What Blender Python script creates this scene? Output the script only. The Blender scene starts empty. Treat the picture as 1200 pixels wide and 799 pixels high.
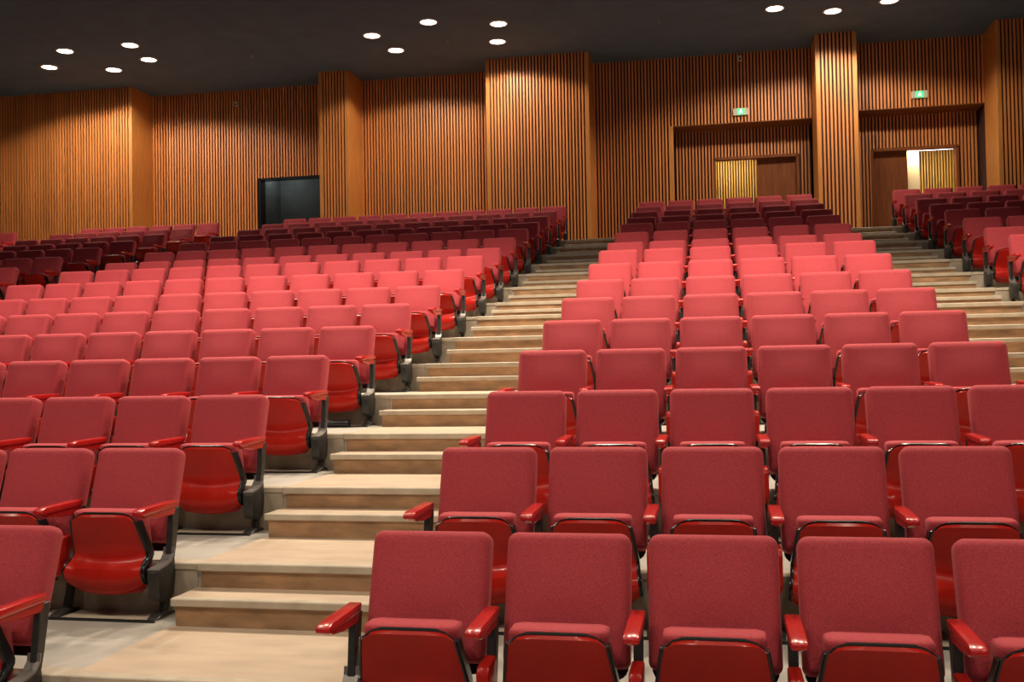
import bpy, bmesh, math, random
from mathutils import Vector, Matrix
random.seed(7)
C = bpy.context.scene.collection
SC = bpy.context.scene

# ------------------------------------------------------------------ camera
FPX, YAW, PITCH, ROLL = 1200.2, 0.1949, 0.024, -0.0180
cy, sy = math.cos(YAW), math.sin(YAW)
FW = Vector((-sy*math.cos(PITCH), cy*math.cos(PITCH), math.sin(PITCH)))
_rt = Vector((cy, sy, 0)); _up = _rt.cross(FW)
cr, sr = math.cos(ROLL), math.sin(ROLL)
RT = cr*_rt + sr*_up
UP = -sr*_rt + cr*_up
cam_d = bpy.data.cameras.new('camera'); cam = bpy.data.objects.new('camera', cam_d); C.objects.link(cam)
cam_d.sensor_width = 36.0; cam_d.lens = FPX/1200*36; cam_d.clip_start = 0.05; cam_d.clip_end = 200
cam.matrix_world = Matrix(((RT.x, UP.x, -FW.x, 0), (RT.y, UP.y, -FW.y, 0), (RT.z, UP.z, -FW.z, 0), (0, 0, 0, 1)))
SC.camera = cam

# ------------------------------------------------------------------ world, exposure
w = bpy.data.worlds.new('world'); SC.world = w; w.use_nodes = True
w.node_tree.nodes['Background'].inputs[0].default_value = (1.0, 0.9, 0.8, 1)
w.node_tree.nodes['Background'].inputs[1].default_value = 0.0
SC.view_settings.view_transform = 'Standard'; SC.view_settings.look = 'None'
SC.view_settings.exposure = 0.0; SC.view_settings.gamma = 1.0
try: SC.view_settings.use_curve_mapping = False
except Exception: pass
WARM = (1.0, 0.83, 0.64)
# lamp groups: (x, y) of ceiling downlights, watts, cone, blend
REAR = [(-13.67, 19.24), (-12.68, 18.35), (-12.49, 19.75), (-11.23, 18.33), (-11.39, 19.28),
        (-6.42, 18.96), (-6.25, 19.96), (-5.14, 18.47), (-3.88, 18.89), (-4.12, 19.93),
        (1.23, 19.32), (2.30, 19.73), (3.25, 19.41)]
MIDDLE = [(-7.4, 10.0), (-5.9, 9.2), (-4.3, 10.0), (-1.6, 9.2), (-0.2, 10.0), (1.4, 9.2), (3.4, 9.6)]
FRONT = [(-9.0, 1.6), (-6.2, 0.8), (-3.6, 1.6), (-1.0, 0.8), (1.6, 1.6), (4.4, 0.8)]
P_REAR, P_MIDDLE, P_FRONT, P_FILL = 205, 1200, 430, 165

# ------------------------------------------------------------------ materials
def mat(name, col, rough=.6, metal=0., noise=None, bump=None, sheen=0., coat=0., spec=.5, emit=None, island=0., grain=False):
    m = bpy.data.materials.new(name); m.use_nodes = True
    nt = m.node_tree; b = nt.nodes['Principled BSDF']
    b.inputs['Base Color'].default_value = (*col, 1); b.inputs['Roughness'].default_value = rough
    b.inputs['Metallic'].default_value = metal; b.inputs['Specular IOR Level'].default_value = spec
    if sheen:
        b.inputs['Sheen Weight'].default_value = sheen; b.inputs['Sheen Roughness'].default_value = .4
        b.inputs['Sheen Tint'].default_value = (1, .55, .55, 1)
    if coat:
        b.inputs['Coat Weight'].default_value = coat; b.inputs['Coat Roughness'].default_value = .12
    if emit:
        b.inputs['Emission Color'].default_value = (*emit[0], 1); b.inputs['Emission Strength'].default_value = emit[1]
    tc = nt.nodes.new('ShaderNodeTexCoord')
    src = None
    if noise:
        sc, amt, stretch = noise
        mp = nt.nodes.new('ShaderNodeMapping'); mp.inputs['Scale'].default_value = stretch
        nt.links.new(tc.outputs['Object'], mp.inputs['Vector'])
        n = nt.nodes.new('ShaderNodeTexNoise'); n.inputs['Scale'].default_value = sc; n.inputs['Detail'].default_value = 4
        nt.links.new(mp.outputs['Vector'], n.inputs['Vector'])
        mr = nt.nodes.new('ShaderNodeMapRange'); mr.inputs[1].default_value = .3; mr.inputs[2].default_value = .7
        mr.inputs[3].default_value = 1-amt; mr.inputs[4].default_value = 1+amt
        nt.links.new(n.outputs['Fac'], mr.inputs[0]); src = mr.outputs[0]
    if island:
        g = nt.nodes.new('ShaderNodeNewGeometry')
        mr2 = nt.nodes.new('ShaderNodeMapRange'); mr2.inputs[3].default_value = 1-island; mr2.inputs[4].default_value = 1+island
        nt.links.new(g.outputs['Random Per Island'], mr2.inputs[0])
        if src:
            mu = nt.nodes.new('ShaderNodeMath'); mu.operation = 'MULTIPLY'
            nt.links.new(src, mu.inputs[0]); nt.links.new(mr2.outputs[0], mu.inputs[1]); src = mu.outputs[0]
        else: src = mr2.outputs[0]
    if src:
        vm = nt.nodes.new('ShaderNodeVectorMath'); vm.operation = 'SCALE'
        vm.inputs[0].default_value = col
        nt.links.new(src, vm.inputs['Scale']); nt.links.new(vm.outputs[0], b.inputs['Base Color'])
    if bump:
        n2 = nt.nodes.new('ShaderNodeTexNoise'); n2.inputs['Scale'].default_value = bump[0]; n2.inputs['Detail'].default_value = 2
        nt.links.new(tc.outputs['Object'], n2.inputs['Vector'])
        bp = nt.nodes.new('ShaderNodeBump'); bp.inputs['Strength'].default_value = bump[1]; bp.inputs['Distance'].default_value = .004
        nt.links.new(n2.outputs['Fac'], bp.inputs['Height']); nt.links.new(bp.outputs[0], b.inputs['Normal'])
    return m

M = dict(
 fabric=mat('red_fabric', (.42, .047, .060), .78, noise=(230, .30, (1, 1, 1)), bump=(380, .5), sheen=.14, spec=.3),
 lacquer=mat('red_lacquered_shell', (.44, .014, .008), .34, noise=(6, .12, (1, 1, .3)), coat=.12, spec=.18),
 arm=mat('red_lacquered_wood', (.46, .012, .010), .25, noise=(9, .15, (1, .3, 1)), coat=.25),
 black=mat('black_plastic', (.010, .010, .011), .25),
 iron=mat('dark_grey_iron', (.035, .034, .032), .42, metal=.2, noise=(40, .2, (1, 1, 1))),
 highlit=mat('highlit_grey_iron', (.20, .19, .175), .4, metal=.3),  # paler iron, with an edge highlight put into its colour
 bare=mat('bare_metal', (.55, .53, .50), .3, metal=1.),
 slat=mat('warm_wood_slat', (.70, .255, .068), .48, noise=(5, .08, (4, 4, .25)), island=.14),
 board=mat('warm_wood_board', (.62, .245, .055), .5, noise=(7, .15, (5, 5, .3))),
 backing=mat('dark_brown_backing', (.045, .014, .008), .8, noise=(4, .2, (1, 1, 1))),
 leaf=mat('brown_veneer', (.25, .080, .026), .6, noise=(8, .2, (4, 4, .3)), spec=.2),
 pale=mat('cream_paint', (.75, .66, .50), .7, noise=(3, .05, (1, 1, 1))),
 yslat=mat('honey_wood_slat', (.62, .36, .09), .5, noise=(7, .15, (6, 6, .35)), island=.15),
 ceil=mat('charcoal_ceiling_paint', (.095, .145, .205), .9, noise=(2, .12, (1, 1, 1))),
 dark=mat('dark_plaster', (.09, .095, .095), .8, noise=(3, .2, (1, 1, 1))),
 grey=mat('grey_vinyl_floor', (.41, .39, .345), .5, noise=(3.5, .12, (1, 1, 1)), bump=(60, .1)),
 beige=mat('beige_vinyl_tread', (.47, .365, .265), .5, noise=(3, .14, (1, 2.5, 1)), bump=(60, .1)),
 nose=mat('pale_step_edging', (.47, .41, .315), .45, noise=(9, .15, (1, 1, 1))),
 riser=mat('worn_tan_riser', (.34, .20, .10), .6, noise=(5, .35, (1, 1, 3)), bump=(60, .15)),
 concrete=mat('grey_brown_riser', (.36, .30, .225), .8, noise=(6, .25, (1, 1, 1)), bump=(40, .2)),
 wall=mat('brown_side_wall', (.16, .075, .035), .8, noise=(3, .2, (1, 1, 1))),
 lampglass=mat('lit_diffuser', (1, .95, .9), .5, emit=((1.0, .90, .78), 14)),
 ring=mat('white_lamp_ring', (.5, .42, .34), .5),
 tube=mat('lit_fluorescent_tube', (1, 1, 1), .5, emit=((.86, .84, 1.0), 9)),
 signgreen=mat('lit_green_sign', (.02, .3, .1), .4, emit=((.10, .95, .35), .9)),
 signpale=mat('pale_sign_housing', (.62, .58, .45), .5),
 signwhite=mat('lit_white_pictogram', (.8, .9, .8), .4, emit=((.7, 1.0, .75), 1.0)),
 sensor=mat('cream_plastic', (.6, .55, .45), .5),
)

# ------------------------------------------------------------------ helpers
def link(name, me, m=None, parent=None, loc=(0, 0, 0)):
    o = bpy.data.objects.new(name, me); C.objects.link(o)
    if m is not None and me is not None and len(me.materials) == 0: me.materials.append(m)
    o.location = loc
    if parent is not None: o.parent = parent
    return o
class MB:
    def __init__(s): s.v = []; s.f = []
    def box(s, x0, x1, y0, y1, z0, z1):
        b = len(s.v)
        s.v += [(x0, y0, z0), (x1, y0, z0), (x1, y1, z0), (x0, y1, z0), (x0, y0, z1), (x1, y0, z1), (x1, y1, z1), (x0, y1, z1)]
        s.f += [tuple(b+i for i in q) for q in ((0, 3, 2, 1), (4, 5, 6, 7), (0, 1, 5, 4), (1, 2, 6, 5), (2, 3, 7, 6), (3, 0, 4, 7))]
        return s
    def prism(s, poly, x0, x1):          # (y,z) polygon extruded in x
        b = len(s.v); n = len(poly)
        s.v += [(x0, y, z) for y, z in poly] + [(x1, y, z) for y, z in poly]
        s.f += [tuple(b+i for i in range(n)), tuple(b+n+i for i in reversed(range(n)))]
        s.f += [(b+i, b+n+i, b+n+(i+1) % n, b+(i+1) % n) for i in range(n)]
        return s
    def rings(s, rings, closed=True, caps=True):
        b = len(s.v); n = len(rings[0])
        for r in rings: s.v += r
        for k in range(len(rings)-1):
            for i in range(n if closed else n-1):
                j = (i+1) % n
                s.f.append((b+k*n+i, b+k*n+j, b+(k+1)*n+j, b+(k+1)*n+i))
        if caps:
            s.f.append(tuple(b+i for i in reversed(range(n))))
            e = b+(len(rings)-1)*n; s.f.append(tuple(e+i for i in range(n)))
        return s
    def cyl(s, x, y, z0, z1, r0, r1=None, n=14):
        r1 = r0 if r1 is None else r1
        R = lambda r, z: [(x+r*math.cos(2*math.pi*i/n), y+r*math.sin(2*math.pi*i/n), z) for i in range(n)]
        return s.rings([R(r0, z0), R(r1, z1)])
    def tube(s, pts, r, n=6):
        pts = [Vector(p) for p in pts]; rs = []
        for i, p in enumerate(pts):
            t = (pts[min(i+1, len(pts)-1)]-pts[max(i-1, 0)]).normalized()
            a = t.cross(Vector((0, 1, .01))); a = a.normalized() if a.length > 1e-4 else Vector((1, 0, 0))
            c = t.cross(a).normalized()
            rs.append([tuple(p+a*r*math.cos(2*math.pi*k/n)+c*r*math.sin(2*math.pi*k/n)) for k in range(n)])
        return s.rings(rs)
    def mesh(s, name, smooth=False, bevel=0, seg=1, angle=35):
        me = bpy.data.meshes.new(name); me.from_pydata(s.v, [], s.f)
        bm = bmesh.new(); bm.from_mesh(me)
        bmesh.ops.recalc_face_normals(bm, faces=bm.faces)
        if bevel:
            ed = [e for e in bm.edges if len(e.link_faces) == 2 and e.calc_face_angle() > math.radians(25)]
            bmesh.ops.bevel(bm, geom=ed, offset=bevel, segments=seg, affect='EDGES', profile=.5, clamp_overlap=True)
        bm.to_mesh(me); bm.free()
        if smooth:
            me.polygons.foreach_set('use_smooth', [True]*len(me.polygons))
            try: me.set_sharp_from_angle(angle=math.radians(angle))
            except Exception: pass
        return me
def tag(o, label=None, cat=None, group=None, kind=None):
    for k, v in (('label', label), ('category', cat), ('group', group), ('kind', kind)):
        if v: o[k] = v
    return o
def struct(name, me, m, parent=None):
    o = link(name, me, m, parent); o['kind'] = 'structure'; return o

# ------------------------------------------------------------------ rake of the hall
PITCH_ROW = 1.0642
ZT = [None, -.648, -.400, -.147, .112, .367, .615, .864, 1.130, 1.393, 1.610, 1.876, 2.143, 2.385, 2.637, 2.883, 3.131]
SEAT_H = .838
def dtop(r): return 3.947+(r-1)*PITCH_ROW           # y of the top front edge of a row's backrests
def zf(r):                                           # floor level of a row
    return (ZT[r] if 1 <= r <= 16 else ZT[1]-.25*(1-r))-SEAT_H
def edge(r): return dtop(r-1)-.15                    # front edge of a row's platform
ZTOP = zf(16); CEIL = 6.5
XL, XR, YF, YB = -17.6, 10.8, -9.0, 22.0
FACE = 21.1                                          # face of the piers

# floor: one stepped slab
poly = [(YF, zf(0)-.6), (YF, zf(0))]
for r in range(1, 17): poly += [(edge(r), zf(r-1)), (edge(r), zf(r))]
poly += [(24.6, ZTOP), (24.6, ZTOP-.4), (edge(16), zf(1)-.6)]
floor = struct('floor', MB().prism(poly, XL, XR).mesh('floor'), M['grey'])
AISLES = [(-2.62, -1.47), (2.02, 3.10), (-9.92, -8.93), (-14.7, -13.75)]
BLOCKS = [(-1.47, 2.02), (3.10, XR), (-8.93, -2.62), (-13.75, -9.92), (XL, -14.7)]
for r in range(1, 17):
    y, z0, z1 = edge(r), zf(r-1), zf(r)
    rise = z1-z0; zm = z0+rise*.53
    for x0, x1 in BLOCKS:                            # grey riser and edge strip under the seats
        struct('riser', MB().box(x0, x1, y-.008, y+.002, z0, z1-.03).mesh('riser'), M['concrete'], floor)
        struct('edge_strip', MB().box(x0, x1, y-.014, y+.10, z1-.03, z1+.003).mesh('edge_strip', bevel=.004), M['nose'], floor)
    for x0, x1 in AISLES:
        struct('tread', MB().box(x0, x1, y+.045, edge(r+1)-.29 if r < 16 else 20.0, z1-.004, z1+.004).mesh('tread'), M['beige'], floor)
        struct('nosing', MB().box(x0, x1, y-.020, y+.045, z1-.036, z1+.006).mesh('nosing', bevel=.005), M['nose'], floor)
        struct('riser', MB().box(x0+.02, x1-.02, y-.009, y+.002, zm, z1-.036).mesh('riser'), M['riser'], floor)
        ym = y-.275
        struct('step', MB().box(x0+.02, x1, ym+.012, y, z0-.002, zm-.036).mesh('step'), M['riser'], floor)
        struct('tread', MB().box(x0, x1, ym+.05, y-.0, zm-.036, zm).mesh('tread'), M['beige'], floor)
        struct('nosing', MB().box(x0-.004, x1+.004, ym, ym+.05, zm-.037, zm+.002).mesh('nosing', bevel=.005), M['nose'], floor)

# ------------------------------------------------------------------ walls and ceiling
ceiling = struct('ceiling', MB().box(XL, XR, YF, 24.6, CEIL, CEIL+.15).mesh('ceiling'), M['ceil'])
struct('wall_left', MB().box(XL-.15, XL, YF, 24.6, zf(0)-.6, CEIL).mesh('wall_left'), M['wall'])
struct('wall_right', MB().box(XR, XR+.15, YF, 24.6, zf(0)-.6, CEIL).mesh('wall_right'), M['wall'])
struct('wall_front', MB().box(XL-.15, XR+.15, YF-.15, YF, zf(0)-.6, CEIL).mesh('wall_front'), M['dark'])

SP, SW, SD = .0695, .037, .038                       # slat pitch, width, depth
def slats(x0, x1, y, z0, z1, mb, holes=(), pitch=SP, sw=SW):
    n = max(1, int(round((x1-x0)/pitch))); p = (x1-x0)/n
    for i in range(n):
        xc = x0+(i+.5)*p; a = z0
        for hx0, hx1, hz in holes:
            if hx0-sw*.5 < xc < hx1+sw*.5: a = max(a, hz)
        for s0, s1 in [(a, z1)]:
            d = SD+random.uniform(-.001, .001)
            mb.box(xc-sw/2, xc+sw/2, y-d, y+.004, s0, s1)
    return mb
ALC = [(-.80, 2.12, 5.03, .09, 1.84), (2.88, 5.46, 5.12, 3.35, 5.04)]   # x0, x1, soffit, opening x0, x1
DOORTOP = 4.40; YA = 22.6
BLK = (-10.22, -8.50, 4.41)
wb = MB()
wb.box(XL, BLK[0], YB, YB+.2, ZTOP, CEIL).box(BLK[0], BLK[1], YB, YB+.2, BLK[2], CEIL).box(BLK[1], ALC[0][0], YB, YB+.2, ZTOP, CEIL)
wb.box(ALC[0][1], ALC[1][0], YB, YA+.1, ZTOP, CEIL).box(ALC[1][1], XR, YB, YB+.2, ZTOP, CEIL)
for x0, x1, zs, d0, d1 in ALC:
    wb.box(x0, x1, YB, YB+.2, zs, CEIL).box(x0-.1, x1+.1, YB+.2, YA+.1, zs, zs+.1)
    wb.box(x0-.1, d0, YA, YA+.1, ZTOP, zs).box(d1, x1+.1, YA, YA+.1, ZTOP, zs).box(d0, d1, YA, YA+.1, DOORTOP, zs)
    wb.box(x0-.1, x0, YB+.2, YA, ZTOP, zs).box(x1, x1+.1, YB+.2, YA, ZTOP, zs)
wall = struct('wall_back', wb.mesh('wall_back'), M['backing'])
s = MB()
slats(-12.9, -8.3, YB, ZTOP, CEIL, s, [BLK]); slats(-7.72, -4.62, YB, ZTOP, CEIL, s)
slats(-2.46, 2.10, YB, ZTOP, CEIL, s, [(ALC[0][0], ALC[0][1], ALC[0][2])])
slats(2.88, 5.46, YB, ZTOP, CEIL, s, [(ALC[1][0], ALC[1][1], ALC[1][2])])
for x0, x1, zs, d0, d1 in ALC: slats(x0+.06, x1-.02, YA, ZTOP, zs, s, [(d0, d1, DOORTOP)])
tag(link('slats', s.mesh('slats'), M['slat'], wall), kind='stuff')
struct('trim_1', MB().box(-.855, -.755, YB-.045, YB+.02, ZTOP, 5.03).mesh('trim_1', bevel=.004), M['board'])
struct('trim_2', MB().box(-.755, 2.10, YB-.04, YA-.001, 5.015, 5.03).mesh('trim_2'), M['leaf'])
struct('trim_3', MB().box(2.90, 5.45, YB-.04, YA-.001, 5.105, 5.12).mesh('trim_3'), M['leaf'])

PIERS = [(XL, -12.88), (-8.375, -7.70), (-4.63, -2.44), (2.10, 2.89), (5.45, XR)]
for x0, x1 in PIERS:
    p = struct('pillar', MB().box(x0+.03, x1-.03, FACE, YB+.1, ZTOP, CEIL).mesh('pillar'), M['backing'])
    tag(link('slats', slats(x0+.10 if x0 > XL else x0, x1-.10 if x1 < XR else x1, FACE, ZTOP, CEIL, MB()).mesh('slats'), M['slat'], p), kind='stuff')
    if x0 > XL:
        link('corner_board', MB().box(x0, x0+.085, FACE-.036, FACE+.02, ZTOP, CEIL).mesh('corner_board', bevel=.004), M['board'], p)
        link('side_panel', MB().box(x0, x0+.03, FACE+.02, YB-.002, ZTOP, CEIL).mesh('side_panel'), M['board'], p)
    if x1 < XR:
        link('corner_board', MB().box(x1-.085, x1, FACE-.036, FACE+.02, ZTOP, CEIL).mesh('corner_board', bevel=.004), M['board'], p)
        link('side_panel', MB().box(x1-.03, x1, FACE+.02, YB-.002, ZTOP, CEIL).mesh('side_panel'), M['board'], p)

# rooms behind the openings
v = MB().box(BLK[0]-.6, BLK[1]+.6, 23.1, 23.2, ZTOP, 5.0).box(BLK[0]-.06, BLK[0]+.03, YB+.2, 24.4, ZTOP, 5.0).box(BLK[1]+.6, BLK[1]+.7, YB+.2, 24.4, ZTOP, 5.0).box(BLK[0]-.7, BLK[1]+.7, YB+.2, 24.4, 4.9, 5.0)
struct('wall_vestibule', v.mesh('wall_vestibule'), M['dark'])
fr = MB().box(BLK[0]-.01, BLK[0]+.05, YB-.042, YB+.21, ZTOP, BLK[2]).box(BLK[1]-.05, BLK[1]+.01, YB-.042, YB+.21, ZTOP, BLK[2]).box(BLK[0]-.01, BLK[1]+.01, YB-.042, YB+.21, BLK[2]-.03, BLK[2]+.01)
d1 = struct('door_1', fr.mesh('door_1', bevel=.004), M['black'])
for k, (x0, x1, zs, a, b) in enumerate(ALC):
    lob = MB().box(x0-.3, x1+.3, 23.75, 23.85, ZTOP, 4.8).box(x0-.3, x1+.3, YA+.1, 23.75, 4.7, 4.8).box(x0-.3, x0-.2, YA+.1, 23.75, ZTOP, 4.7).box(x1+.2, x1+.3, YA+.1, 23.75, ZTOP, 4.7)
    lw = struct('wall_lobby', lob.mesh('wall_lobby'), M['backing'])
    tag(link('slats', slats(a-.05, b+.25, 23.75, ZTOP, 4.7, MB(), pitch=.058, sw=.029).mesh('slats'), M['yslat'], lw), kind='stuff')
    frm = MB().box(a-.03, a+.03, YA-.04, YA+.12, ZTOP, DOORTOP).box(b-.03, b+.03, YA-.04, YA+.12, ZTOP, DOORTOP).box(a-.03, b+.03, YA-.04, YA+.12, DOORTOP-.035, DOORTOP+.03)
    dr = struct('door_%d' % (k+2), frm.mesh('door', bevel=.004), M['leaf'])
    l0, l1 = ((.98, b-.03) if k == 0 else (a+.03, 4.08))
    link('door_leaf', MB().box(l0, l1, YA+.13, YA+.17, ZTOP+.005, DOORTOP+.02).mesh('door_leaf', bevel=.003), M['leaf'], dr)
    hx = l0+.07 if k == 0 else l1-.07
    link('handle', MB().tube([(hx, YA+.085, 3.22), (hx, YA+.085, 3.42)], .011).box(hx-.01, hx+.01, YA+.08, YA+.13, 3.235, 3.255).box(hx-.01, hx+.01, YA+.08, YA+.13, 3.385, 3.405).mesh('handle'), M['bare'], dr)
    if k == 1:
        struct('trim_4', MB().box(4.06, 4.34, YA+.30, YA+.36, ZTOP, 4.6).mesh('trim_4', bevel=.004), M['pale'])
for k, (x0, x1, y, z) in enumerate([(.10, .95, YA+.22, 4.58), (4.00, 5.02, YA+.16, 4.385)]):
    t = link('fluorescent_lamp', MB().box(x0, x1, y-.02, y+.03, z+.018, z+.05).mesh('fluorescent_lamp', bevel=.004), M['sensor'])
    R = lambda x: [(x, y+.016*math.cos(i*math.pi/5), z+.016*math.sin(i*math.pi/5)) for i in range(10)]
    link('tube', MB().rings([R(x0+.03), R(x1-.03)]).mesh('tube', smooth=True), M['tube'], t)
    link('end_cap', MB().box(x0, x0+.03, y-.018, y+.018, z-.018, z+.02).mesh('end_cap'), M['sensor'], t)
    link('end_cap', MB().box(x1-.03, x1, y-.018, y+.018, z-.018, z+.02).mesh('end_cap'), M['sensor'], t)
    tag(t, ['slim tube lamp hidden above the left open doorway in the alcove', 'bright tube lamp along the head of the right doorway'][k], 'lamp')
    ld = bpy.data.lights.new('tube_light', 'AREA'); ld.shape = 'RECTANGLE'; ld.size = x1-x0; ld.size_y = .05
    ld.energy = 20; ld.color = (1.0, .76, .36); lo = bpy.data.objects.new('tube_light', ld); C.objects.link(lo)
    lo.parent = t; lo.location = ((x0+x1)/2, y+.03, z-.03); lo.rotation_euler = (math.radians(38), 0, 0)
ld = bpy.data.lights.new('vestibule_light', 'POINT'); ld.energy = 8; ld.color = (.8, .95, .92); ld.shadow_soft_size = .08
lo = bpy.data.objects.new('vestibule_light', ld); C.objects.link(lo); lo.location = (-9.85, 22.5, 4.6)

# ------------------------------------------------------------------ seat meshes (front is -y, floor z=0, backrest top front edge at y=0)
TN = .33; LN = math.hypot(TN, 1)
UV = Vector((0, TN/LN, 1/LN)); NV = Vector((0, 1/LN, -TN/LN))
def rrect(wd, v0, v1, rt, rb, n=5):
    pts = []
    for cx, cv, rr, a0 in ((wd/2-rt, v1-rt, rt, 0), (-wd/2+rt, v1-rt, rt, 90), (-wd/2+rb, v0+rb, rb, 180), (wd/2-rb, v0+rb, rb, 270)):
        for i in range(n+1):
            a = math.radians(a0+90*i/n); pts.append((cx+rr*math.cos(a), cv+rr*math.sin(a)))
    return pts
def pillow(wd, L, rt, rb, prof, base, bulge=0):
    rs = []
    for ins, nn in prof:
        ring = rrect(wd-2*ins, -L+ins, -ins, max(rt-ins, .004), max(rb-ins, .004))
        rs.append([tuple(base+Vector((x, 0, 0))+UV*v+NV*nn) for x, v in ring])
    if not bulge: return MB().rings(rs)
    mb = MB().rings(rs, caps=False)
    e = len(mb.v)-len(rs[0]); mb.f.append(tuple(e+i for i in range(len(rs[0]))))
    ins = prof[0][0]; a, b0, b1, nx, nv = wd/2-ins, -L+ins, -ins, 8, 10; o = len(mb.v)
    for j in range(nv+1):
        for i in range(nx+1):
            u, t = i/nx, j/nv
            n = prof[0][1]-bulge*math.sin(math.pi*t)**1.3*min(1, 1.6*math.sin(math.pi*u))
            mb.v.append(tuple(base+Vector((-a+2*a*u, 0, 0))+UV*(b0+(b1-b0)*t)+NV*n))
    for j in range(nv):
        for i in range(nx): q = o+j*(nx+1)+i; mb.f.append((q, q+1, q+nx+2, q+nx+1))
    return mb
top = Vector((0, 0, SEAT_H-.001))
ME = {}
ME['backrest'] = pillow(.482, .50, .042, .03, [(.050, 0), (.034, .002), (.020, .007), (.009, .016), (.002, .029), (0, .042), (0, .085), (.004, .095), (.014, .102)], top, .017).mesh('backrest', True, angle=60)
ME['back_shell'] = pillow(.462, .535, .045, .05, [(.012, .084), (0, .090), (0, .104), (.01, .112), (.06, .116), (.15, .116)], top-UV*.004).mesh('back_shell', True, angle=60)
# tipped-up seat: red shell with a crease, fabric cushion behind it, black edge trim
PRO = [(.512, -.326), (.497, -.338), (.43, -.321), (.36, -.292), (.312, -.272), (.292, -.277), (.265, -.316), (.238, -.346), (.20, -.358), (.16, -.352), (.125, -.335), (.105, -.310), (.098, -.285)]
def half(z): return .178+.040*min(1, max(0, (.50-z)/.30))
NX = 12
def shell_pt(k, i, dy=0.):
    z, y = PRO[k]; u = -1+2*i/NX; hx = half(z)*(.93 if k == 0 else 1)
    lift = .055*abs(u)**3 if k >= 7 else 0
    lift *= min(1, (k-6)/5) if k >= 7 else 0
    sag = -.030*(1-u*u) if 4 <= k <= 6 else 0
    drop = (.034, .022, .006)[k]*abs(u)**7 if k < 3 else 0
    return (hx*u, y+dy+.018*u*u*(1 if k >= 6 else .4), z+lift+sag+.011-drop)
mb = MB(); b = 0
for dy in (0, .018):
    for k in range(len(PRO)):
        for i in range(NX+1): mb.v.append(shell_pt(k, i, dy))
nk, n1 = len(PRO), NX+1
for k in range(nk-1):
    for i in range(NX):
        a = k*n1+i; mb.f.append((a, a+1, a+n1+1, a+n1)); a += nk*n1; mb.f.append((a, a+n1, a+n1+1, a+1))
off = nk*n1
for k in range(nk-1):
    for i in (0, NX): a = k*n1+i; mb.f.append((a, a+n1, a+n1+off, a+off))
for i in range(NX):
    for k in (0, nk-1): a = k*n1+i; mb.f.append((a, a+1, a+1+off, a+off))
ME['seat_shell'] = mb.mesh('seat_shell', True, angle=50)
rs = []
for z, y0, y1, hw in [(.120, -.285, -.235, .17), (.14, -.290, -.215, .19), (.20, -.262, -.195, .20), (.24, -.250, -.185, .203), (.31, -.246, -.165, .196), (.40, -.268, -.16, .183), (.48, -.308, -.165, .178), (.515, -.322, -.17, .180), (.526, -.324, -.18, .177), (.534, -.316, -.20, .171), (.538, -.300, -.225, .160)]:
    m_ = .025
    rs.append([(-hw, y0+m_, z), (-hw+m_, y0, z), (hw-m_, y0, z), (hw, y0+m_, z), (hw, y1-m_, z), (hw-m_, y1, z), (-hw+m_, y1, z), (-hw, y1-m_, z)])
ME['seat_cushion'] = MB().rings(rs).mesh('seat_cushion', True, angle=60)
mb = MB()
pts = [Vector(shell_pt(k, 0)) for k in range(nk-1, -1, -1)]+[Vector(shell_pt(0, i)) for i in range(1, NX)]+[Vector(shell_pt(k, NX)) for k in range(nk)]
mb.tube([p+Vector((0, .002, .002)) for p in pts], .0065)
for sgn, i in ((-1, 0), (1, NX)):
    rs = []
    for k in range(1, nk-1):
        p = Vector(shell_pt(k, i)); x = p.x
        rs.append([(x-.002*sgn, p.y+.004, p.z), (x+.010*sgn, p.y+.008, p.z), (x+.008*sgn, p.y+.062, p.z), (x-.012*sgn, p.y+.062, p.z)])
    mb.rings(rs)
ME['edge_trim'] = mb.mesh('edge_trim', True, angle=45)
ME['armrest'] = MB().prism([(-.115, .570), (-.425, .567), (-.463, .558), (-.468, .536), (-.44, .530), (-.13, .538)], -.028, .028).mesh('armrest', True, bevel=.007, seg=2)
ME['arm_bracket'] = MB().prism([(-.12, .539), (-.43, .532), (-.40, .515), (-.29, .500), (-.15, .497)], -.019, .019).mesh('arm_bracket', True, bevel=.004)
mb = MB()
mb.prism([(-.085, .532), (-.150, .532), (-.165, .42), (-.178, .32), (-.20, .22), (-.225, .10), (-.262, .0), (-.215, .0), (-.185, .10), (-.160, .20), (-.150, .25), (-.125, .34)], -.017, .017)
mb.prism([(-.165, 0), (-.345, 0), (-.330, .012), (-.25, .028), (-.17, .014)], -.030, .030)
ME['stand'] = mb.mesh('stand', True, bevel=.004)
cov = [(-.168, .30), (-.200, .265), (-.245, .250), (-.325, .240), (-.332, .215), (-.318, .105), (-.295, .082), (-.225, .072), (-.178, .095), (-.160, .20)]
ME['hinge_cover'] = MB().prism(cov, -.031, .031).mesh('hinge_cover', True, bevel=.006, seg=2)
ME['cover_rim_highlight'] = MB().prism([(-.166, .335), (-.170, .302), (-.200, .267), (-.245, .252), (-.327, .242), (-.328, .250), (-.247, .261), (-.205, .276), (-.178, .304), (-.174, .335)], -.030, .030).mesh('cover_rim_highlight')  # pale strip painting the highlight on the cover's upper lip
ME['hinge_panel'] = MB().prism([(-.17, .40), (-.30, .395), (-.322, .37), (-.325, .24), (-.30, .20), (-.165, .20)], -.024, .024).mesh('hinge_panel', True, bevel=.009, seg=2)
MS = dict(backrest='fabric', back_shell='black', seat_shell='lacquer', seat_cushion='fabric', edge_trim='black', armrest='arm', arm_bracket='arm', stand='iron', hinge_cover='iron', cover_rim_highlight='highlit', hinge_panel='lacquer')
for k, me in ME.items(): me.materials.append(M[MS[k]])
def part(name, root, x=0.): return link(name, ME[name], None, root, (x, 0, 0))

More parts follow.
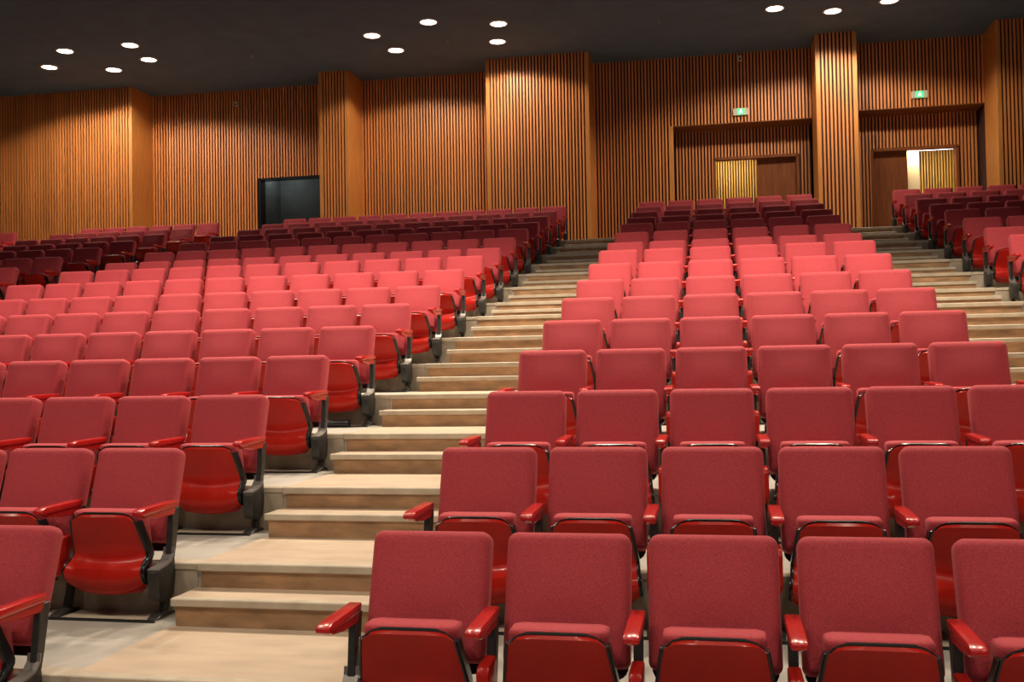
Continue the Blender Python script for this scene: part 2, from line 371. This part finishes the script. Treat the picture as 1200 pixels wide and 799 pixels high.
def project(p):
    p = Vector(p); d = p.dot(FW)
    return (600+FPX*p.dot(RT)/d, 399.5-FPX*p.dot(UP)/d) if d > .3 else (1e6, 1e6)
ORD = ['', 'first', 'second', 'third', 'fourth', 'fifth', 'sixth', 'seventh', 'eighth', 'ninth', 'tenth', 'eleventh', 'twelfth']
def rowname(r):
    if r == 1: return 'frontmost row'
    if r <= 8: return ORD[r]+' row up'
    if r == 16: return 'topmost row'
    return ORD[17-r]+' row from top'
def seat(r, x, label, group, left, right):
    root = bpy.data.objects.new('theatre_seat', None); C.objects.link(root)
    root.empty_display_size = .2
    root.location = (x, dtop(r), zf(r)+.004)
    tag(root, label, 'seat', group)
    for n in ('backrest', 'back_shell', 'seat_shell', 'seat_cushion'): part(n, root)
    if r < 14: part('edge_trim', root)
    sides = [(.275, right)]+([(-.275, 'end')] if left else [])
    for sx, kind in sides:
        part('armrest', root, sx)
        if r < 13: part('arm_bracket', root, sx)
        part('stand', root, sx)
        if kind == 'end':
            h = part('hinge_cover', root, sx)
            if r < 13: link('cover_rim_highlight', ME['cover_rim_highlight'], None, h)
        elif r < 14: part('hinge_panel', root, sx)
    return root
NSEAT = 0
def row(r, xs, blockname, fromname, group, count_from_right):
    """xs left to right; a seat is built when the photograph can show it, plus one more at each cut end."""
    global NSEAT
    vis = []
    for x in xs:
        pr = [project((x+dx, dtop(r)+dy, zf(r)+dz)) for dx in (-.25, .25) for dy, dz in ((0, SEAT_H), (-.3, .1))]
        vis.append(any(-6 < px < 1206 for px, py in pr) and min(py for px, py in pr) < 805)
    idx = [i for i, t in enumerate(vis) if t]
    if blockname == 'right block' and r >= 4: idx = sorted(set(idx) | {0, 1})   # just outside the frame
    if not idx: return
    for i in range(max(0, idx[0]-1), min(len(xs), idx[-1]+2)):
        n = len(xs)-i if count_from_right else i+1
        pos = ('end seat by ' if n == 1 else ORD[n]+' from ')+fromname
        tone = 'dark red' if r >= 13 else ('pinkish red' if 8 <= r <= 11 else 'red')
        seat(r, xs[i], f'{tone} tip-up seat, {blockname}, {rowname(r)}, {pos}', group, i == 0, 'end' if i == len(xs)-1 else 'mid')
        NSEAT += 1
for r in range(1, 17):
    row(r, [-.023+.55*k for k in range(-2, 4)], 'centre block', 'left steps', 'tip-up seats of the centre block', False)
    row(r, [-3.046-.5438*k for k in range(10, -1, -1)], 'left block', 'steps', 'tip-up seats of the left block', True)
    row(r, [-10.43-.548*k for k in range(5, -1, -1)], 'far left block', 'its aisle', 'tip-up seats of the far left block', True)
    row(r, [3.55+.548*k for k in range(11)], 'right block', 'steps', 'tip-up seats of the right block', False)
    if r >= 15: row(r, [-15.25-.548*k for k in range(2, -1, -1)], 'outermost left block', 'its aisle', 'tip-up seats by the left wall', True)
    # strip the stands are screwed to
    for x0, x1 in [(-1.41, 1.92), (3.26, 9.3), (-8.78, -2.74), (-13.5, -10.1)]:
        struct('fixing_strip', MB().box(x0, x1, dtop(r)-.36, dtop(r)-.156, zf(r)-.001, zf(r)+.004).mesh('fixing_strip'), M['nose'], floor)
        struct('dark_front_strip', MB().box(x0, x1, dtop(r)-.375, dtop(r)-.36, zf(r)-.001, zf(r)+.012).mesh('dark_front_strip'), M['black'], floor)  # thin dark strip along the front of the pale one
print('seats', NSEAT)

# ------------------------------------------------------------------ lamps and small fittings
RINGM = MB().rings([[(r*math.cos(2*math.pi*i/20), r*math.sin(2*math.pi*i/20), z) for i in range(20)] for r, z in ((.150, -.002), (.150, -.022), (.185, -.022), (.19, 0), (.150, 0))], caps=False).mesh('trim_ring', True)
RINGM.materials.append(M['ring'])
DISC = MB().cyl(0, 0, -.014, -.004, .150, n=20).mesh('diffuser'); DISC.materials.append(M['lampglass'])
def downlight(x, y, watts, cone, blend, label, group, aim=(0, 0)):
    t = bpy.data.objects.new('downlight', None); C.objects.link(t); t.location = (x, y, CEIL); tag(t, label, 'lamp', group)
    link('trim_ring', RINGM, None, t); link('diffuser', DISC, None, t)
    ld = bpy.data.lights.new('downlight_beam', 'SPOT'); ld.energy = watts; ld.color = WARM; ld.spot_size = math.radians(cone); ld.spot_blend = blend
    ld.shadow_soft_size = .12
    lo = bpy.data.objects.new('downlight_beam', ld); C.objects.link(lo); lo.parent = t; lo.location = (0, 0, -.06)
    lo.rotation_euler = (math.radians(aim[0]), math.radians(aim[1]), 0)
RL = ['outermost on the left, low in the picture', 'beside the outermost one, a little higher', 'front of the left trio, above the left corner board', 'highest of the left trio', 'rightmost of the left trio',
      'highest on the left of the middle group', 'lowest of the middle group', 'between the middle group and the broad pier', 'upper of the pair over the broad pier', 'lower of the pair over the broad pier',
      'left one before the right alcoves', 'middle one above the slim pier', 'cut off by the picture top']
for (x, y), t in zip(REAR, RL): downlight(x, y, P_REAR*(1.0 if y > 19 else .12), 142, .22, 'round ceiling downlight, '+t, 'downlights along the back wall', (8, 0))
for i, (x, y) in enumerate(MIDDLE): downlight(x, y, P_MIDDLE, 118, .9, 'round ceiling downlight over the middle rows, '+ORD[i+1]+' from the left', 'downlights over the middle rows')
for i, (x, y) in enumerate(FRONT): downlight(x, y, P_FRONT, 110, .5, 'round ceiling downlight over the front rows, '+ORD[i+1]+' from the left', 'downlights over the front rows', (12, 0))

for (x, y), t in zip([(-9.22, 19.54), (-5.05, 19.59), (-.88, 19.5)], ['left of the middle downlights', 'near the middle downlights', 'right of the broad pier']):
    o = link('sprinkler_head', MB().cyl(0, 0, -.012, 0, .035).cyl(0, 0, -.05, -.012, .012).cyl(0, 0, -.056, -.05, .028, n=10).mesh('sprinkler_head'), M['bare'], None, (x, y, CEIL))
    tag(o, 'small metal sprinkler head under the dark ceiling, '+t, 'sprinkler')
for (x, z), t in zip([(-10.75, 6.18), (.66, 6.37)], ['left of the dark doorway', 'above the left alcove']):
    o = link('wall_sensor', MB().box(-.045, .045, -.05, 0, -.055, .055).mesh('wall_sensor', bevel=.01, seg=2), M['sensor'], None, (x, YB-SD, z))
    link('lens', MB().box(-.02, .02, -.056, -.049, -.035, 0).mesh('lens'), M['black'], o)
    tag(o, 'small cream sensor high on the slatted wall, '+t, 'sensor')
for (x, z), t in zip([(.655, 5.24), (4.21, 5.36)], ['left', 'right']):
    o = link('exit_sign', MB().box(-.16, .16, -.05, 0, -.075, .075).mesh('exit_sign', bevel=.008), M['signpale'], None, (x, YB-SD, z))
    link('sign_face', MB().box(-.075, .075, -.058, -.049, -.065, .065).mesh('sign_face'), M['signgreen'], o)
    man = MB()
    for x0, x1, z0, z1 in ((-.012, .012, .030, .052), (-.022, .014, -.012, .026), (-.040, -.018, -.006, .008), (.012, .036, .006, .018), (-.036, -.012, -.048, -.012), (.0, .030, -.030, -.012), (.020, .032, -.050, -.028)):
        man.box(x0, x1, -.061, -.057, z0, z1)
    link('pictogram', man.mesh('pictogram'), M['signwhite'], o)
    tag(o, f'small glowing green exit sign above the {t} alcove', 'sign')
cyl = MB()
R = lambda x, r: [(x, r*math.cos(i*math.pi/6), .045+r*math.sin(i*math.pi/6)) for i in range(12)]
o = link('floor_tube', cyl.rings([R(-.16, .030), R(.16, .030)]).mesh('floor_tube', True), M['black'], None, (-3.04, dtop(5)-.40, zf(5)-.012))
link('end_cap', MB().rings([R(-.185, .028), R(-.18, .034), R(-.155, .034)]).mesh('end_cap', True), M['pale'], o)
tag(o, 'short dark tube with a pale end lying under the fifth row end seat', 'tube')

# unseen fill lamps, added behind the camera to lift ceiling and seat fronts
for i, x in enumerate((-9.5, -4.5, .5, 5.5)):
    t = bpy.data.objects.new('fill_light', None); C.objects.link(t); t.location = (x, -7.0, 4.6); t.rotation_euler = (math.radians(-14), 0, 0)
    tag(t, 'unseen black box fill lamp added behind the camera, '+ORD[i+1]+' from the left', 'lamp', 'added fill lamps')
    link('housing', MB().box(-.24, .24, -.22, 0, -.17, .17).box(-.03, .03, -.14, -.08, .17, CEIL-4.6).mesh('housing', bevel=.01), M['iron'], t)
    link('diffuser', MB().box(-.20, .20, 0, .006, -.13, .13).mesh('diffuser'), M['lampglass'], t)
    ld = bpy.data.lights.new('fill_beam', 'SPOT'); ld.energy = P_FILL; ld.color = (1.0, .85, .88); ld.spot_size = math.radians(100); ld.spot_blend = .8; ld.shadow_soft_size = .2
    lo = bpy.data.objects.new('fill_beam', ld); C.objects.link(lo); lo.parent = t; lo.location = (0, .05, 0); lo.rotation_euler = (math.radians(90), 0, 0)
